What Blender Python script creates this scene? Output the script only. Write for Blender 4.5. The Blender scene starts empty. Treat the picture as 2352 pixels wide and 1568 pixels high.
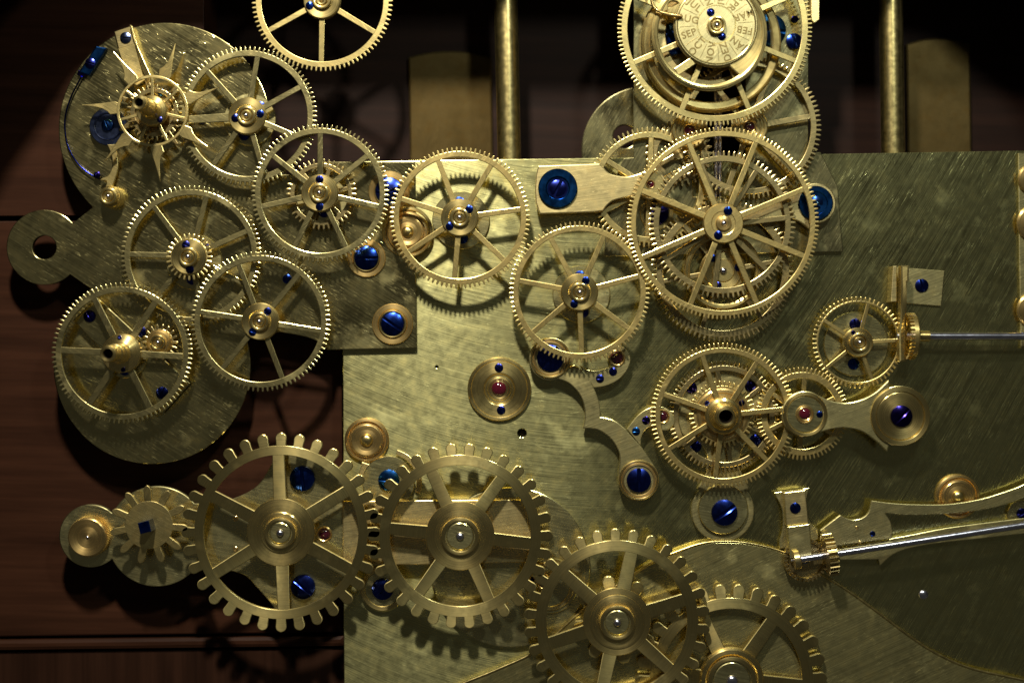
import bpy, math, random
from mathutils import Vector, Matrix
from mathutils.geometry import tessellate_polygon
random.seed(7)
sc = bpy.context.scene
PI = math.pi; R = math.radians
# ------------------------------------------------------------------ camera, world, lamps, exposure
S = 0.0002                 # metres per picture unit (frame is 2352 x 1568 units at the main plate)
CX, CY, D = 1176.0, 784.0, 3300.0
def W(x, y, h):
    f = (D - h) / D
    return Vector(((x - CX) * f * S, -h * S, -(y - CY) * f * S))
cam = bpy.data.cameras.new('camera'); co = bpy.data.objects.new('camera', cam)
sc.collection.objects.link(co); sc.camera = co
co.location = (0, -D * S, 0); co.rotation_euler = (R(90), 0, 0)
cam.sensor_width = 36; cam.lens = 36 * D / 2352.0
cam.clip_start = 0.01; cam.clip_end = 10
cam.dof.use_dof = True; cam.dof.focus_distance = (D - 35) * S; cam.dof.aperture_fstop = 3.2
w = bpy.data.worlds.new('World'); sc.world = w; w.use_nodes = True
bg = w.node_tree.nodes['Background']; bg.inputs[0].default_value = (1.0, 0.97, 0.82, 1); bg.inputs[1].default_value = 0.031
def lamp(name, x, y, h, size, power, col, tx, ty, cone):
    l = bpy.data.lights.new(name, 'SPOT'); l.shadow_soft_size = size; l.energy = power; l.color = col; l.spot_size = R(cone); l.spot_blend = 1.0
    o = bpy.data.objects.new(name, l); sc.collection.objects.link(o)
    p = Vector(((x - CX) * S, -h * S, -(y - CY) * S)); t = Vector(((tx - CX) * S, 0, -(ty - CY) * S))
    o.location = p; o.rotation_euler = (t - p).to_track_quat('-Z', 'Y').to_euler()
    return o
lamp('key_lamp', 750, -2050, 2650, 0.028, 43, (1.0, 0.94, 0.79), 930, 520, 66)
lamp('second_lamp', 2350, -1500, 3200, 0.03, 8, (0.92, 1.0, 0.88), 1500, 900, 75)
vs = sc.view_settings; vs.view_transform = 'Standard'; vs.look = 'None'; vs.exposure = 0; vs.gamma = 1; vs.use_curve_mapping = False
sc.cycles.max_bounces = 6; sc.cycles.glossy_bounces = 5; sc.cycles.caustics_reflective = True
sc.cycles.sample_clamp_indirect = 4.0

# ------------------------------------------------------------------ materials
class NT:
    def __init__(s, name):
        s.m = bpy.data.materials.new(name); s.m.use_nodes = True; s.t = s.m.node_tree; s.t.nodes.clear()
    def n(s, typ, **kw):
        nd = s.t.nodes.new(typ)
        for k, v in kw.items():
            if k.startswith('i_'):
                key = k[2:]; key = int(key) if key.isdigit() else key.replace('_', ' ')
                sock = nd.inputs[key]
                if hasattr(v, 'is_output') or isinstance(v, bpy.types.NodeSocket): s.t.links.new(v, sock)
                else: sock.default_value = v
            else: setattr(nd, k, v)
        return nd
    def math(s, op, a, b=0.0, c=None):
        nd = s.t.nodes.new('ShaderNodeMath'); nd.operation = op
        for i, v in enumerate((a, b) if c is None else (a, b, c)):
            if isinstance(v, bpy.types.NodeSocket): s.t.links.new(v, nd.inputs[i])
            else: nd.inputs[i].default_value = v
        return nd.outputs[0]
    def ramp(s, v, stops):
        nd = s.n('ShaderNodeValToRGB', i_0=v); r = nd.color_ramp
        while len(r.elements) < len(stops): r.elements.new(0.5)
        for e, (p, c) in zip(r.elements, stops):
            e.position = p; e.color = c if len(c) == 4 else (*c, 1)
        return nd.outputs[0]
    def mixc(s, f, a, b, typ='MIX'):
        nd = s.n('ShaderNodeMix', data_type='RGBA', blend_type=typ)
        for k, v in ((0, f), (6, a), (7, b)):
            if isinstance(v, bpy.types.NodeSocket): s.t.links.new(v, nd.inputs[k])
            else: nd.inputs[k].default_value = v if k == 0 else (*v, 1)[:4]
        return nd.outputs[2]
    def noise(s, vec, scale=1, detail=2, rough=0.5):
        return s.n('ShaderNodeTexNoise', i_Vector=vec, i_Scale=scale, i_Detail=detail, i_Roughness=rough).outputs[0]

def stretched(t, co, ang, su, sv, off=0.0):
    mp = t.n('ShaderNodeMapping', vector_type='TEXTURE'); t.t.links.new(co, mp.inputs[0])
    mp.inputs[2].default_value = (0, 0, ang); mp.inputs[1].default_value = (off, off * .7, 0)
    mp.inputs[3].default_value = (1 / su, 1 / sv, 1 / su)
    return mp.outputs[0]

def brass(name, col=(0.70, 0.60, 0.27), ang=0.0, rough=0.30, sheen=0.22, brush=0.5, scratch=1.0, aniso=0.6, turned=False, ang2=None, dirt=1.0, curve=0.0, rough2=.2, aniso2=.2, sheen2=.05, badd=.27):
    t = NT(name)
    tc = t.n('ShaderNodeTexCoord').outputs['Object']
    info = t.n('ShaderNodeObjectInfo').outputs['Random']
    co = t.n('ShaderNodeVectorMath', operation='ADD', i_0=tc).outputs[0]
    rnd = t.n('ShaderNodeCombineXYZ', i_2=t.math('MULTIPLY', info, 900.0)).outputs[0]
    t.t.links.new(rnd, co.node.inputs[1])
    blot = t.noise(co, 0.014, 4, 0.6); blot2 = t.noise(co, 0.05, 2, 0.55)
    if turned:
        sx = t.n('ShaderNodeSeparateXYZ', i_0=tc)
        rr = t.math('SQRT', t.math('ADD', t.math('MULTIPLY', sx.outputs[0], sx.outputs[0]), t.math('MULTIPLY', sx.outputs[1], sx.outputs[1])))
        rv = t.n('ShaderNodeCombineXYZ', i_0=rr, i_1=t.math('MULTIPLY', info, 50.0)).outputs[0]
        fine = t.noise(rv, 0.55, 2, 0.6); scr = t.noise(rv, 0.2, 2, 0.6)
        scr = t.math('MULTIPLY', scr, 0.25)
        cv = t.n('ShaderNodeCombineXYZ', i_0=t.math('MULTIPLY', sx.outputs[1], -1.0), i_1=sx.outputs[0], i_2=0.0).outputs[0]
        tang = t.n('ShaderNodeVectorMath', operation='NORMALIZE', i_0=t.n('ShaderNodeVectorTransform', vector_type='VECTOR', convert_from='OBJECT', convert_to='WORLD', i_0=cv).outputs[0]).outputs[0]
    else:
        base = co
        if curve:
            sx = t.n('ShaderNodeSeparateXYZ', i_0=co)
            bend = t.math('MULTIPLY', t.math('MULTIPLY', sx.outputs[0], sx.outputs[0]), curve)
            base = t.n('ShaderNodeCombineXYZ', i_0=sx.outputs[0], i_1=t.math('ADD', sx.outputs[1], bend), i_2=sx.outputs[2]).outputs[0]
        def layers(a, off):
            f = t.noise(stretched(t, base, a, 0.0045, 0.55, off), 1, 1.5, 0.6)
            def lines(da, su, sv, of, wd):
                n_ = t.noise(stretched(t, base, a + da, su, sv, off + of), 1, 1, 0.4)
                return t.n('ShaderNodeMapRange', i_0=t.math('ABSOLUTE', t.math('SUBTRACT', n_, 0.5)), i_1=0.0, i_2=wd, i_3=1.0, i_4=0.0).outputs[0]
            s_ = t.math('MAXIMUM', t.math('MAXIMUM', lines(0.05, 0.009, 0.16, 33, .030), lines(-0.10, 0.013, 0.20, 71, .032)), lines(0.24, 0.016, 0.22, 120, .026))
            brk = t.ramp(t.noise(stretched(t, base, a, 0.05, 0.25, off + 11), 1, 2, 0.6), [(0.52, (0, 0, 0)), (0.66, (1, 1, 1))])
            s_ = t.math('MULTIPLY', s_, brk)
            mask = t.ramp(t.noise(base, 0.02, 3, 0.6), [(0.40, (0.12,) * 3), (0.62, (1,) * 3)])
            return f, t.math('MULTIPLY', s_, mask)
        fine, scr = layers(ang, 0)
        if ang2 is not None:
            f2, s2 = layers(ang2, 190)
            sx0 = t.n('ShaderNodeSeparateXYZ', i_0=tc).outputs[0]
            mk = t.n('ShaderNodeMapRange', interpolation_type='SMOOTHSTEP', i_0=sx0, i_1=ang2blend[0], i_2=ang2blend[1]).outputs[0]
            fine = t.n('ShaderNodeMix', data_type='FLOAT', i_0=mk, i_2=fine, i_3=f2).outputs[0]
            scr = t.n('ShaderNodeMix', data_type='FLOAT', i_0=mk, i_2=scr, i_3=s2).outputs[0]
        v = t.n('ShaderNodeCombineXYZ', i_0=math.cos(ang), i_1=math.sin(ang), i_2=0.0).outputs[0]
        if ang2 is not None:
            v2 = t.n('ShaderNodeCombineXYZ', i_0=math.cos(ang2), i_1=math.sin(ang2), i_2=0.0).outputs[0]
            v = t.n('ShaderNodeMix', data_type='VECTOR', i_0=mk, i_4=v, i_5=v2).outputs[1]
        tang = t.n('ShaderNodeVectorTransform', vector_type='VECTOR', convert_from='OBJECT', convert_to='WORLD', i_0=v).outputs[0]
    dark = (col[0] * .62, col[1] * .60, col[2] * .55)
    c = t.mixc(t.math('MULTIPLY', t.ramp(blot, [(0.42, (0, 0, 0)), (0.68, (1, 1, 1))]), 0.55 * dirt), col, dark)
    c = t.mixc(t.math('MULTIPLY', t.ramp(blot2, [(0.5, (0, 0, 0)), (0.8, (1, 1, 1))]), 0.4 * dirt), c, (col[0] * .75, col[1] * .63, col[2] * .45))
    if not turned:
        c = t.mixc(t.math('MULTIPLY', t.ramp(fine, [(0.36, (1, 1, 1)), (0.56, (0, 0, 0))]), 0.10 * min(1, brush)), c, (col[0] * .45, col[1] * .42, col[2] * .34))
    hgt = t.math('ADD', t.math('MULTIPLY', fine, brush * .16), t.math('MULTIPLY', scr, -1.5 * scratch))
    bump = t.n('ShaderNodeBump', i_Strength=1.0, i_Distance=0.000011, i_Height=hgt).outputs[0]
    if ang2 is not None:
        mixf = lambda p, q: t.n('ShaderNodeMix', data_type='FLOAT', i_0=mk, i_2=p, i_3=q).outputs[0]
        rough = mixf(rough, rough2); an_a = mixf(aniso, aniso2); an_b = mixf(aniso * .8, aniso2); sheen = mixf(sheen, sheen2)
    else: an_a, an_b = aniso, aniso * .8
    ro = t.math('SUBTRACT', t.math('ADD', t.math('MULTIPLY', blot2, 0.14), rough), 0.05)
    a = t.n('ShaderNodeBsdfPrincipled', i_Metallic=1.0, i_Roughness=ro, i_Anisotropic=an_a, i_Anisotropic_Rotation=0.25, i_Tangent=tang, i_Normal=bump); t.t.links.new(c, a.inputs['Base Color'])
    b = t.n('ShaderNodeBsdfPrincipled', i_Metallic=1.0, i_Roughness=t.math('ADD', ro, badd), i_Anisotropic=an_b, i_Anisotropic_Rotation=0.25, i_Tangent=tang, i_Normal=bump); t.t.links.new(c, b.inputs['Base Color'])
    fac = t.math('ADD', t.math('MULTIPLY', blot, 0.52), sheen)
    smudge = t.math('MULTIPLY', t.ramp(t.noise(co, 0.011, 4, 0.6), [(0.58, (0, 0, 0)), (0.72, (1, 1, 1))]), 0.40 * dirt)
    fac = t.math('ADD', fac, smudge)
    fac = t.n('ShaderNodeClamp', i_0=t.math('ADD', fac, t.math('ADD', t.math('MULTIPLY', t.math('SUBTRACT', fine, .49), 1.0 * brush), t.math('MULTIPLY', scr, .6 * scratch)))).outputs[0]
    mx = t.n('ShaderNodeMixShader', i_0=fac, i_1=a.outputs[0], i_2=b.outputs[0])
    t.n('ShaderNodeOutputMaterial', i_0=mx.outputs[0])
    return t.m

def simple(name, col, rough, metal=1.0, noise_amt=0.1, scale=0.08, coat=0.0, trans=0.0, spec=0.5):
    t = NT(name); tc = t.n('ShaderNodeTexCoord').outputs['Object']
    nz = t.noise(tc, scale, 3, 0.6)
    c = t.mixc(t.ramp(nz, [(0.35, (0, 0, 0)), (0.7, (1, 1, 1))]), tuple(x * (1 - noise_amt * 2) for x in col), tuple(min(1, x * (1 + noise_amt)) for x in col))
    if 'blued' in name:
        c = t.mixc(t.math('MULTIPLY', t.n('ShaderNodeObjectInfo').outputs['Random'], 0.6), c, (col[0] * 2.2 + .006, col[1] * .55, col[2] * .62))
    ro = t.math('ADD', t.math('MULTIPLY', nz, 0.12), rough - 0.06)
    p = t.n('ShaderNodeBsdfPrincipled', i_Metallic=metal, i_Roughness=ro); t.t.links.new(c, p.inputs['Base Color'])
    p.inputs['Coat Weight'].default_value = coat; p.inputs['Transmission Weight'].default_value = trans; p.inputs['Specular IOR Level'].default_value = spec
    t.n('ShaderNodeOutputMaterial', i_0=p.outputs[0]); return t.m

def wood(name, vertical=False, col=(0.028, 0.0106, 0.0053), gloss=0.45):
    t = NT(name); tc = t.n('ShaderNodeTexCoord').outputs['Object']
    a = R(90) if vertical else R(-1.5)
    warp = t.noise(tc, 0.006, 2)
    g = t.noise(stretched(t, tc, a, 0.0022, 0.05), 1, 5, 0.62)
    g2 = t.noise(stretched(t, tc, a, 0.0012, 0.016, 40), 1, 3, 0.6)
    v = t.math('ADD', t.math('MULTIPLY', g, 0.6), t.math('MULTIPLY', g2, 0.45))
    c = t.ramp(v, [(0.30, tuple(x * .45 for x in col)), (0.5, col), (0.70, tuple(min(1, x * 1.6) for x in col))])
    c = t.mixc(t.math('MULTIPLY', warp, 0.35), c, (col[0] * .5, col[1] * .4, col[2] * .4))
    bp = t.n('ShaderNodeBump', i_Strength=0.5, i_Distance=0.0001, i_Height=g).outputs[0]
    p = t.n('ShaderNodeBsdfPrincipled', i_Roughness=gloss, i_Normal=bp); t.t.links.new(c, p.inputs['Base Color'])
    p.inputs['Specular IOR Level'].default_value = 0.10
    t.n('ShaderNodeOutputMaterial', i_0=p.outputs[0]); return t.m

ang2blend = (-190, 260)
M = {}
M['main'] = brass('brass_main_plate', (0.605, 0.575, 0.265), 0.0, 0.12, 0.05, 0.9, 0.9, 0.95, badd=.21, ang2=R(48), curve=-0.0004, rough2=.12, aniso2=.1, sheen2=-.12)
M['left'] = brass('brass_left_plate', (0.64, 0.56, 0.26), R(-32), 0.12, -0.19, 0.35, 1.2, 0.15)
M['dial_plate'] = brass('brass_column_plate', (0.60, 0.54, 0.27), R(60), 0.13, -0.14, 0.3, 0.7, 0.2)
M['cam'] = brass('brass_cam_plate', (0.64, 0.57, 0.26), R(24), 0.15, -0.03, 0.45, 0.9, 0.5)
M['cock'] = brass('brass_cock', (0.70, 0.57, 0.27), R(8), 0.24, 0.0, 0.6, 0.6, 0.4)
M['cock2'] = brass('brass_cock_dark', (0.64, 0.56, 0.27), R(20), 0.22, -0.02, 0.5, 0.7, 0.3)
M['gear'] = brass('brass_wheel', (0.70, 0.56, 0.235), R(-28), 0.24, -0.08, 0.35, 0.7, 0.2)
M['gear_b'] = brass('brass_wheel_warm', (0.71, 0.55, 0.22), R(40), 0.25, -0.06, 0.35, 0.7, 0.2)
M['gear_c'] = brass('brass_wheel_dimmed', (0.57, 0.49, 0.23), R(-28), 0.21, -0.15, 0.3, 0.8, 0.2)  # darker base colour paints the weaker light on the left plate wheels
M['gear_low'] = brass('brass_wheel_dull', (0.54, 0.43, 0.20), R(15), 0.22, -0.10, 0.35, 0.7, 0.2)
M['big'] = brass('brass_big_wheel', (0.70, 0.575, 0.245), 0, 0.2, 0.03, 0.35, 0.3, 0.85, turned=True)
M['turned'] = brass('brass_turned', (0.74, 0.585, 0.24), 0, 0.18, -0.05, 0.5, 0.2, 0.75, turned=True, dirt=.6)
M['gold'] = brass('brass_gilt_turned', (0.84, 0.60, 0.24), 0, 0.20, 0.0, 0.35, 0.2, 0.6, turned=True, dirt=.7)
M['disc'] = brass('brass_disc', (0.68, 0.61, 0.30), R(-12), 0.15, -0.08, 0.45, 0.8, 0.5)
M['dial'] = brass('brass_dial', (0.66, 0.57, 0.29), R(50), 0.24, -0.04, 0.6, 0.6, 0.3, dirt=.6)
M['back'] = brass('brass_back_shaded', (0.105, 0.072, 0.027), R(70), 0.34, 0.1, 0.4, 0.8, 0.3, dirt=1.4)  # brass darkened in its colour to stand for shade on the rear bars
M['rod'] = simple('brass_polished_rod', (0.66, 0.53, 0.22), 0.30, noise_amt=.12)
M['blue'] = simple('blued_steel', (0.014, 0.048, 0.30), 0.22, noise_amt=.25, scale=.05)
M['blue_dark'] = simple('blued_steel_dark', (0.010, 0.018, 0.15), 0.2, noise_amt=.25, scale=.05)
M['blue_bright'] = simple('blued_steel_bright', (0.012, 0.10, 0.34), 0.22, noise_amt=.2, scale=.05)
M['blue_grey'] = simple('blue_grey_steel', (0.13, 0.17, 0.34), 0.22, noise_amt=.15, scale=.05)
M['steel'] = simple('polished_steel', (0.62, 0.61, 0.72), 0.24, noise_amt=.08)
M['ruby'] = simple('ruby', (0.065, 0.004, 0.012), 0.08, metal=0, coat=1.0, trans=0.1, spec=.8)
M['garnet'] = simple('dark_ruby', (0.035, 0.004, 0.009), 0.08, metal=0, coat=1.0, spec=.8)
M['engrave'] = simple('engraving_shade', (0.22, 0.155, 0.06), 0.35, metal=1.0)  # darker brass on raised letters paints the shade of engraved cuts
M['wood'] = wood('rosewood'); M['wood_deep'] = wood('rosewood_shaded', False, (0.013, 0.0050, 0.0028), 0.6); M['wood_v'] = wood('rosewood_vertical', True, (0.019, 0.0078, 0.0042)); M['wood_dark'] = wood('dark_backing_wood', False, (0.012, 0.010, 0.010), 0.5)  # wood_deep is the rosewood darkened, shade painted into the deep boards
M['bore'] = simple('bore_shade', (0.010, 0.007, 0.005), 0.7, metal=0, spec=0.05)  # near-black lining paints the shade inside deep holes

# ------------------------------------------------------------------ mesh helpers (units: picture units, local z towards camera)
def finish(me, ang=18):
    me.polygons.foreach_set('use_smooth', [True] * len(me.polygons)); me.set_sharp_from_angle(angle=R(ang)); me.update(); return me
def area(p): return sum(p[i - 1][0] * p[i][1] - p[i][0] * p[i - 1][1] for i in range(len(p))) / 2
def clean(p):
    q = []
    for a in p:
        if not q or (a[0] - q[-1][0]) ** 2 + (a[1] - q[-1][1]) ** 2 > 1e-4: q.append((a[0], a[1]))
    if (q[0][0] - q[-1][0]) ** 2 + (q[0][1] - q[-1][1]) ** 2 < 1e-4: q.pop()
    return q
def inset(p, d):
    n = len(p); out = []
    for i in range(n):
        a, b, c = p[i - 1], p[i], p[(i + 1) % n]
        e1 = Vector((b[0] - a[0], b[1] - a[1])).normalized(); e2 = Vector((c[0] - b[0], c[1] - b[1])).normalized()
        n1 = Vector((-e1.y, e1.x)); n2 = Vector((-e2.y, e2.x)); m = n1 + n2
        L = m.length_squared
        if L < 0.25: m = n1; s = d
        else: s = 2 * d / L
        s = min(s, 2.2 * d) if d > 0 else s
        out.append((b[0] + m.x * s, b[1] + m.y * s))
    return out
def extrude(outer, holes=(), z0=0.0, z1=6.0, bev=0.8, name='sheet', ang=15):
    loops = [clean(outer)] + [clean(h) for h in holes]
    loops = [l if (area(l) > 0) == (i == 0) else l[::-1] for i, l in enumerate(loops)]
    V, F, tops = [], [], []
    base = []
    for l in loops:
        n = len(l); it = inset(l, bev * 1.35)
        b = len(V); base.append((b, n)); tops.append([(x, y, 0) for x, y in it])
        V += [(x, y, z1) for x, y in it]; V += [(x, y, z1 - bev * .55) for x, y in l]; V += [(x, y, z0) for x, y in l]
        for i in range(n):
            j = (i + 1) % n
            F.append((b + n + i, b + n + j, b + j, b + i)); F.append((b + 2 * n + i, b + 2 * n + j, b + n + j, b + n + i))
    idx = []
    for b, n in base: idx += [(b + i, b + 2 * n + i) for i in range(n)]
    for tri in tessellate_polygon(tops):
        a, b_, c = tri
        pa, pb, pc = (V[idx[a][0]], V[idx[b_][0]], V[idx[c][0]])
        cr = (pb[0] - pa[0]) * (pc[1] - pa[1]) - (pb[1] - pa[1]) * (pc[0] - pa[0])
        if cr < 0: a, c = c, a
        F.append((idx[a][0], idx[b_][0], idx[c][0])); F.append((idx[c][1], idx[b_][1], idx[a][1]))
    me = bpy.data.meshes.new(name); me.from_pydata(V, [], F); return finish(me, ang)
def lathe(prof, n=48, name='turned', ang=20, cx=0, cy=0):
    V, F = [], []
    for r, z in prof:
        for i in range(n):
            a = 2 * PI * i / n; V.append((cx + r * math.cos(a), cy + r * math.sin(a), z))
    m = len(prof)
    for k in range(m - 1):
        for i in range(n):
            j = (i + 1) % n; F.append((k * n + i, k * n + j, (k + 1) * n + j, (k + 1) * n + i))
    if prof[0][0] > 1e-6 : F.append(tuple(range(n))[::-1])
    if prof[-1][0] > 1e-6 : F.append(tuple(range((m - 1) * n, m * n)))
    me = bpy.data.meshes.new(name); me.from_pydata(V, [], F); me.validate(); return finish(me, ang)
def ring(prof, n=64, name='ring'):          # closed profile
    V, F = [], []; m = len(prof)
    for r, z in prof:
        for i in range(n):
            a = 2 * PI * i / n; V.append((r * math.cos(a), r * math.sin(a), z))
    for k in range(m):
        for i in range(n):
            j = (i + 1) % n; F.append((k * n + i, k * n + j, ((k + 1) % m) * n + j, ((k + 1) % m) * n + i))
    me = bpy.data.meshes.new(name); me.from_pydata(V, [], F); return finish(me, 20)
def circ(r, n=64, cx=0, cy=0, a0=0.0): return [(cx + r * math.cos(a0 + 2 * PI * i / n), cy + r * math.sin(a0 + 2 * PI * i / n)) for i in range(n)]
def arc(cx, cy, r, a0, a1, n=None):
    n = n or max(6, int(abs(a1 - a0) / 5)); return [(cx + r * math.cos(R(a0 + (a1 - a0) * i / n)), cy - r * math.sin(R(a0 + (a1 - a0) * i / n))) for i in range(n + 1)]
def cr(pts, k=6):                          # open Catmull-Rom through points
    out = []
    P = [pts[0]] + list(pts) + [pts[-1]]
    for i in range(1, len(P) - 2):
        p0, p1, p2, p3 = P[i - 1], P[i], P[i + 1], P[i + 2]
        for j in range(k):
            u = j / k
            out.append(tuple(0.5 * (2 * p1[d] + (p2[d] - p0[d]) * u + (2 * p0[d] - 5 * p1[d] + 4 * p2[d] - p3[d]) * u * u + (3 * p1[d] - p0[d] - 3 * p2[d] + p3[d]) * u ** 3) for d in (0, 1)))
    out.append(tuple(pts[-1])); return out
def tube_path(pts, rad, n=8, name='wire'):
    V, F = [], []; P = [Vector(p) for p in pts]
    for i, p in enumerate(P):
        t = (P[min(i + 1, len(P) - 1)] - P[max(i - 1, 0)]).normalized()
        up = Vector((0, 0, 1)) if abs(t.z) < .9 else Vector((1, 0, 0))
        a = t.cross(up).normalized(); b = a.cross(t)
        r = rad[i] if isinstance(rad, (list, tuple)) else rad
        for k in range(n):
            q = 2 * PI * k / n; V.append(tuple(p + (a * math.cos(q) + b * math.sin(q)) * r))
    for i in range(len(P) - 1):
        for k in range(n):
            l = (k + 1) % n; F.append((i * n + k, i * n + l, (i + 1) * n + l, (i + 1) * n + k)[::-1])
    F.append(tuple(range(n))); F.append(tuple(range((len(P) - 1) * n, len(P) * n))[::-1])
    me = bpy.data.meshes.new(name); me.from_pydata(V, [], F); return finish(me, 50)
def box(x0, x1, y0, y1, z0, z1, bev=0.8, name='block'): return extrude([(x0, y0), (x1, y0), (x1, y1), (x0, y1)], (), z0, z1, bev, name)

def text_mesh(body, size, ext, off=0.0):
    cu = bpy.data.curves.new('text', 'FONT'); cu.body = body; cu.size = size; cu.extrude = ext; cu.align_x = 'CENTER'; cu.align_y = 'CENTER'; cu.offset = off; cu.space_character = 1.08
    tmp = bpy.data.objects.new('text', cu); sc.collection.objects.link(tmp); bpy.context.view_layer.update()
    me = bpy.data.meshes.new_from_object(tmp.evaluated_get(bpy.context.evaluated_depsgraph_get()))
    bpy.data.objects.remove(tmp); bpy.data.curves.remove(cu); me.name = 'lettering'; return me
# teeth ---------------------------------------------------------------
FINE = [(-.5, 0), (-.25, 0), (-.225, .25), (-.215, .55), (-.15, .82), (0, 1), (.15, .82), (.215, .55), (.225, .25), (.25, 0)]
BLUNT = [(-.5, 0), (-.24, 0), (-.235, .3), (-.22, .7), (-.13, .95), (0, 1), (.13, .95), (.22, .7), (.235, .3), (.24, 0)]
RADIAL = [(-.5, 0), (-.22, 0), (-.2, .9), (-.12, 1), (.12, 1), (.2, .9), (.22, 0)]
def toothed(r, n, th, form=FINE, a0=0.0):
    p = 2 * PI / n; out = []
    for i in range(n):
        for u, v in form:
            a = a0 + (i + u) * p; q = r - th + th * v; out.append((q * math.cos(a), q * math.sin(a)))
    return out
_cache = {}
def cached(key, fn):
    if key not in _cache: _cache[key] = fn()
    return _cache[key]
def screw_mesh(r, h, dome, slot):
    def make():
        V, F = [], []; s = slot / 2; depth = h * .62 - dome
        def z(x, y): 
            q = min(1, (x * x + y * y) / (r * r)); e = h - dome * q
            return e - (0.10 * r if q > .985 else 0)
        nx, ny = 9, 14
        for sg in (1, -1):
            b = len(V)
            for i in range(nx + 1):
                x = s if i == 0 else s + .08 * r + (r - s - .08 * r) * (math.sin(PI / 2 * (i - 1) / (nx - 1))); yy = math.sqrt(max(0, r * r - x * x)) if i < nx else 0.04 * r
                for j in range(ny + 1):
                    y = -yy * math.cos(PI * j / ny); V.append((sg * x, y, z(x, y) - (.05 * r if i == 0 else 0)))
            for i in range(nx):
                for j in range(ny):
                    a, c, d, e = b + i * (ny + 1) + j, b + (i + 1) * (ny + 1) + j, b + (i + 1) * (ny + 1) + j + 1, b + i * (ny + 1) + j + 1
                    F.append((a, c, d, e) if sg > 0 else (e, d, c, a))
            # slot wall
            for j in range(ny):
                a = b + j; p, q = V[a], V[a + 1]; k = len(V)
                V.append((p[0], p[1], h - depth - dome)); V.append((q[0], q[1], h - depth - dome))
                F.append((k, a, a + 1, k + 1) if sg > 0 else (k + 1, a + 1, a, k))
        b = len(V); n = 40
        for zz in (-h * .3, h - dome - 0.10 * r):
            for i in range(n): V.append((r * math.cos(2 * PI * i / n), r * math.sin(2 * PI * i / n), zz))
        for i in range(n):
            j = (i + 1) % n
            ym = abs(math.cos(2 * PI * (i + .5) / n)) * r
            if ym > s: F.append((b + i, b + j, b + n + j, b + n + i))
        b = len(V); F_ = []
        V.append((0, 0, h - depth - dome))
        for i in range(24): V.append((r * .99 * math.cos(2 * PI * i / 24), r * .99 * math.sin(2 * PI * i / 24), h - depth - dome))
        for i in range(24): F.append((b, b + 1 + i, b + 1 + (i + 1) % 24))
        me = bpy.data.meshes.new('screw'); me.from_pydata(V, [], F); return finish(me, 24)
    return cached(('screw', round(r, 1), round(h, 1), round(dome, 2), round(slot, 1)), make)

# ------------------------------------------------------------------ objects
class Thing:
    def __init__(s, name, label, cat, x, y, h, group=None, kind=None):
        o = bpy.data.objects.new(name, None); sc.collection.objects.link(o); s.o = o
        o.location = W(x, y, h); o.rotation_euler = (R(90), 0, 0); k = S * (D - h) / D; o.scale = (k, k, k); o.empty_display_size = 5
        o['label'] = label
        if cat: o['category'] = cat
        if group: o['group'] = group
        if kind: o['kind'] = kind
        s.x, s.y, s.h = x, y, h
    def L(s, pts): return [(p[0] - s.x, s.y - p[1]) for p in pts]
    def add(s, name, me, mat, loc=(0, 0, 0), rot=0.0, parent=None, euler=None):
        o = bpy.data.objects.new(name, me); sc.collection.objects.link(o); o.parent = parent or s.o
        o.location = loc; o.rotation_euler = euler or (0, 0, rot)
        m = M[mat] if isinstance(mat, str) else mat
        if len(me.materials) == 0: me.materials.append(m)
        o.material_slots[0].link = 'OBJECT'; o.material_slots[0].material = m
        return o
    def rel(s, px, py): return (px - s.x, s.y - py)
    def screw(s, px, py, r, z, ang=30, mat='blue', h=None, dome=None, slot=None, parent=None):
        h = h or r * .45; x, y = s.rel(px, py)
        return s.add('screw', screw_mesh(r, h, dome if dome is not None else r * .20, slot or max(2.2, r * .17)), mat, (x, y, z), R(ang), parent)
    def jewel(s, px, py, r, z, mat='ruby', setting=True):
        x, y = s.rel(px, py)
        if setting: s.add('jewel_setting', cached(('jset', r), lambda: ring([(r * .95, -1), (r * .95, r * .12), (r * 1.12, r * .22), (r * 1.3, r * .1), (r * 1.3, -1)], 40)), 'gold', (x, y, z))
        return s.add('jewel', cached(('jewel', r), lambda: lathe([(r, -1), (r, r * .02), (r * .85, r * .26), (r * .6, r * .42), (r * .3, r * .5), (0, r * .53)], 32, ang=60)), mat, (x, y, z))
    def washer(s, px, py, r0, r1, z, h, mat='turned', name='washer'):
        x, y = s.rel(px, py); b = min(1.5, h * .3)
        return s.add(name, cached(('wash', r0, r1, h), lambda: ring([(r0, 0), (r0, h - b), (r0 + b, h), (r1 - b, h), (r1, h - b), (r1, 0)], 56)), mat, (x, y, z))
    def disc(s, px, py, r, z, h, mat='turned', name='boss'):
        x, y = s.rel(px, py); b = min(1.5, h * .3)
        return s.add(name, cached(('disc', r, h), lambda: lathe([(r, 0), (r, h - b), (r - b, h), (0, h)], 64)), mat, (x, y, z))

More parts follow.
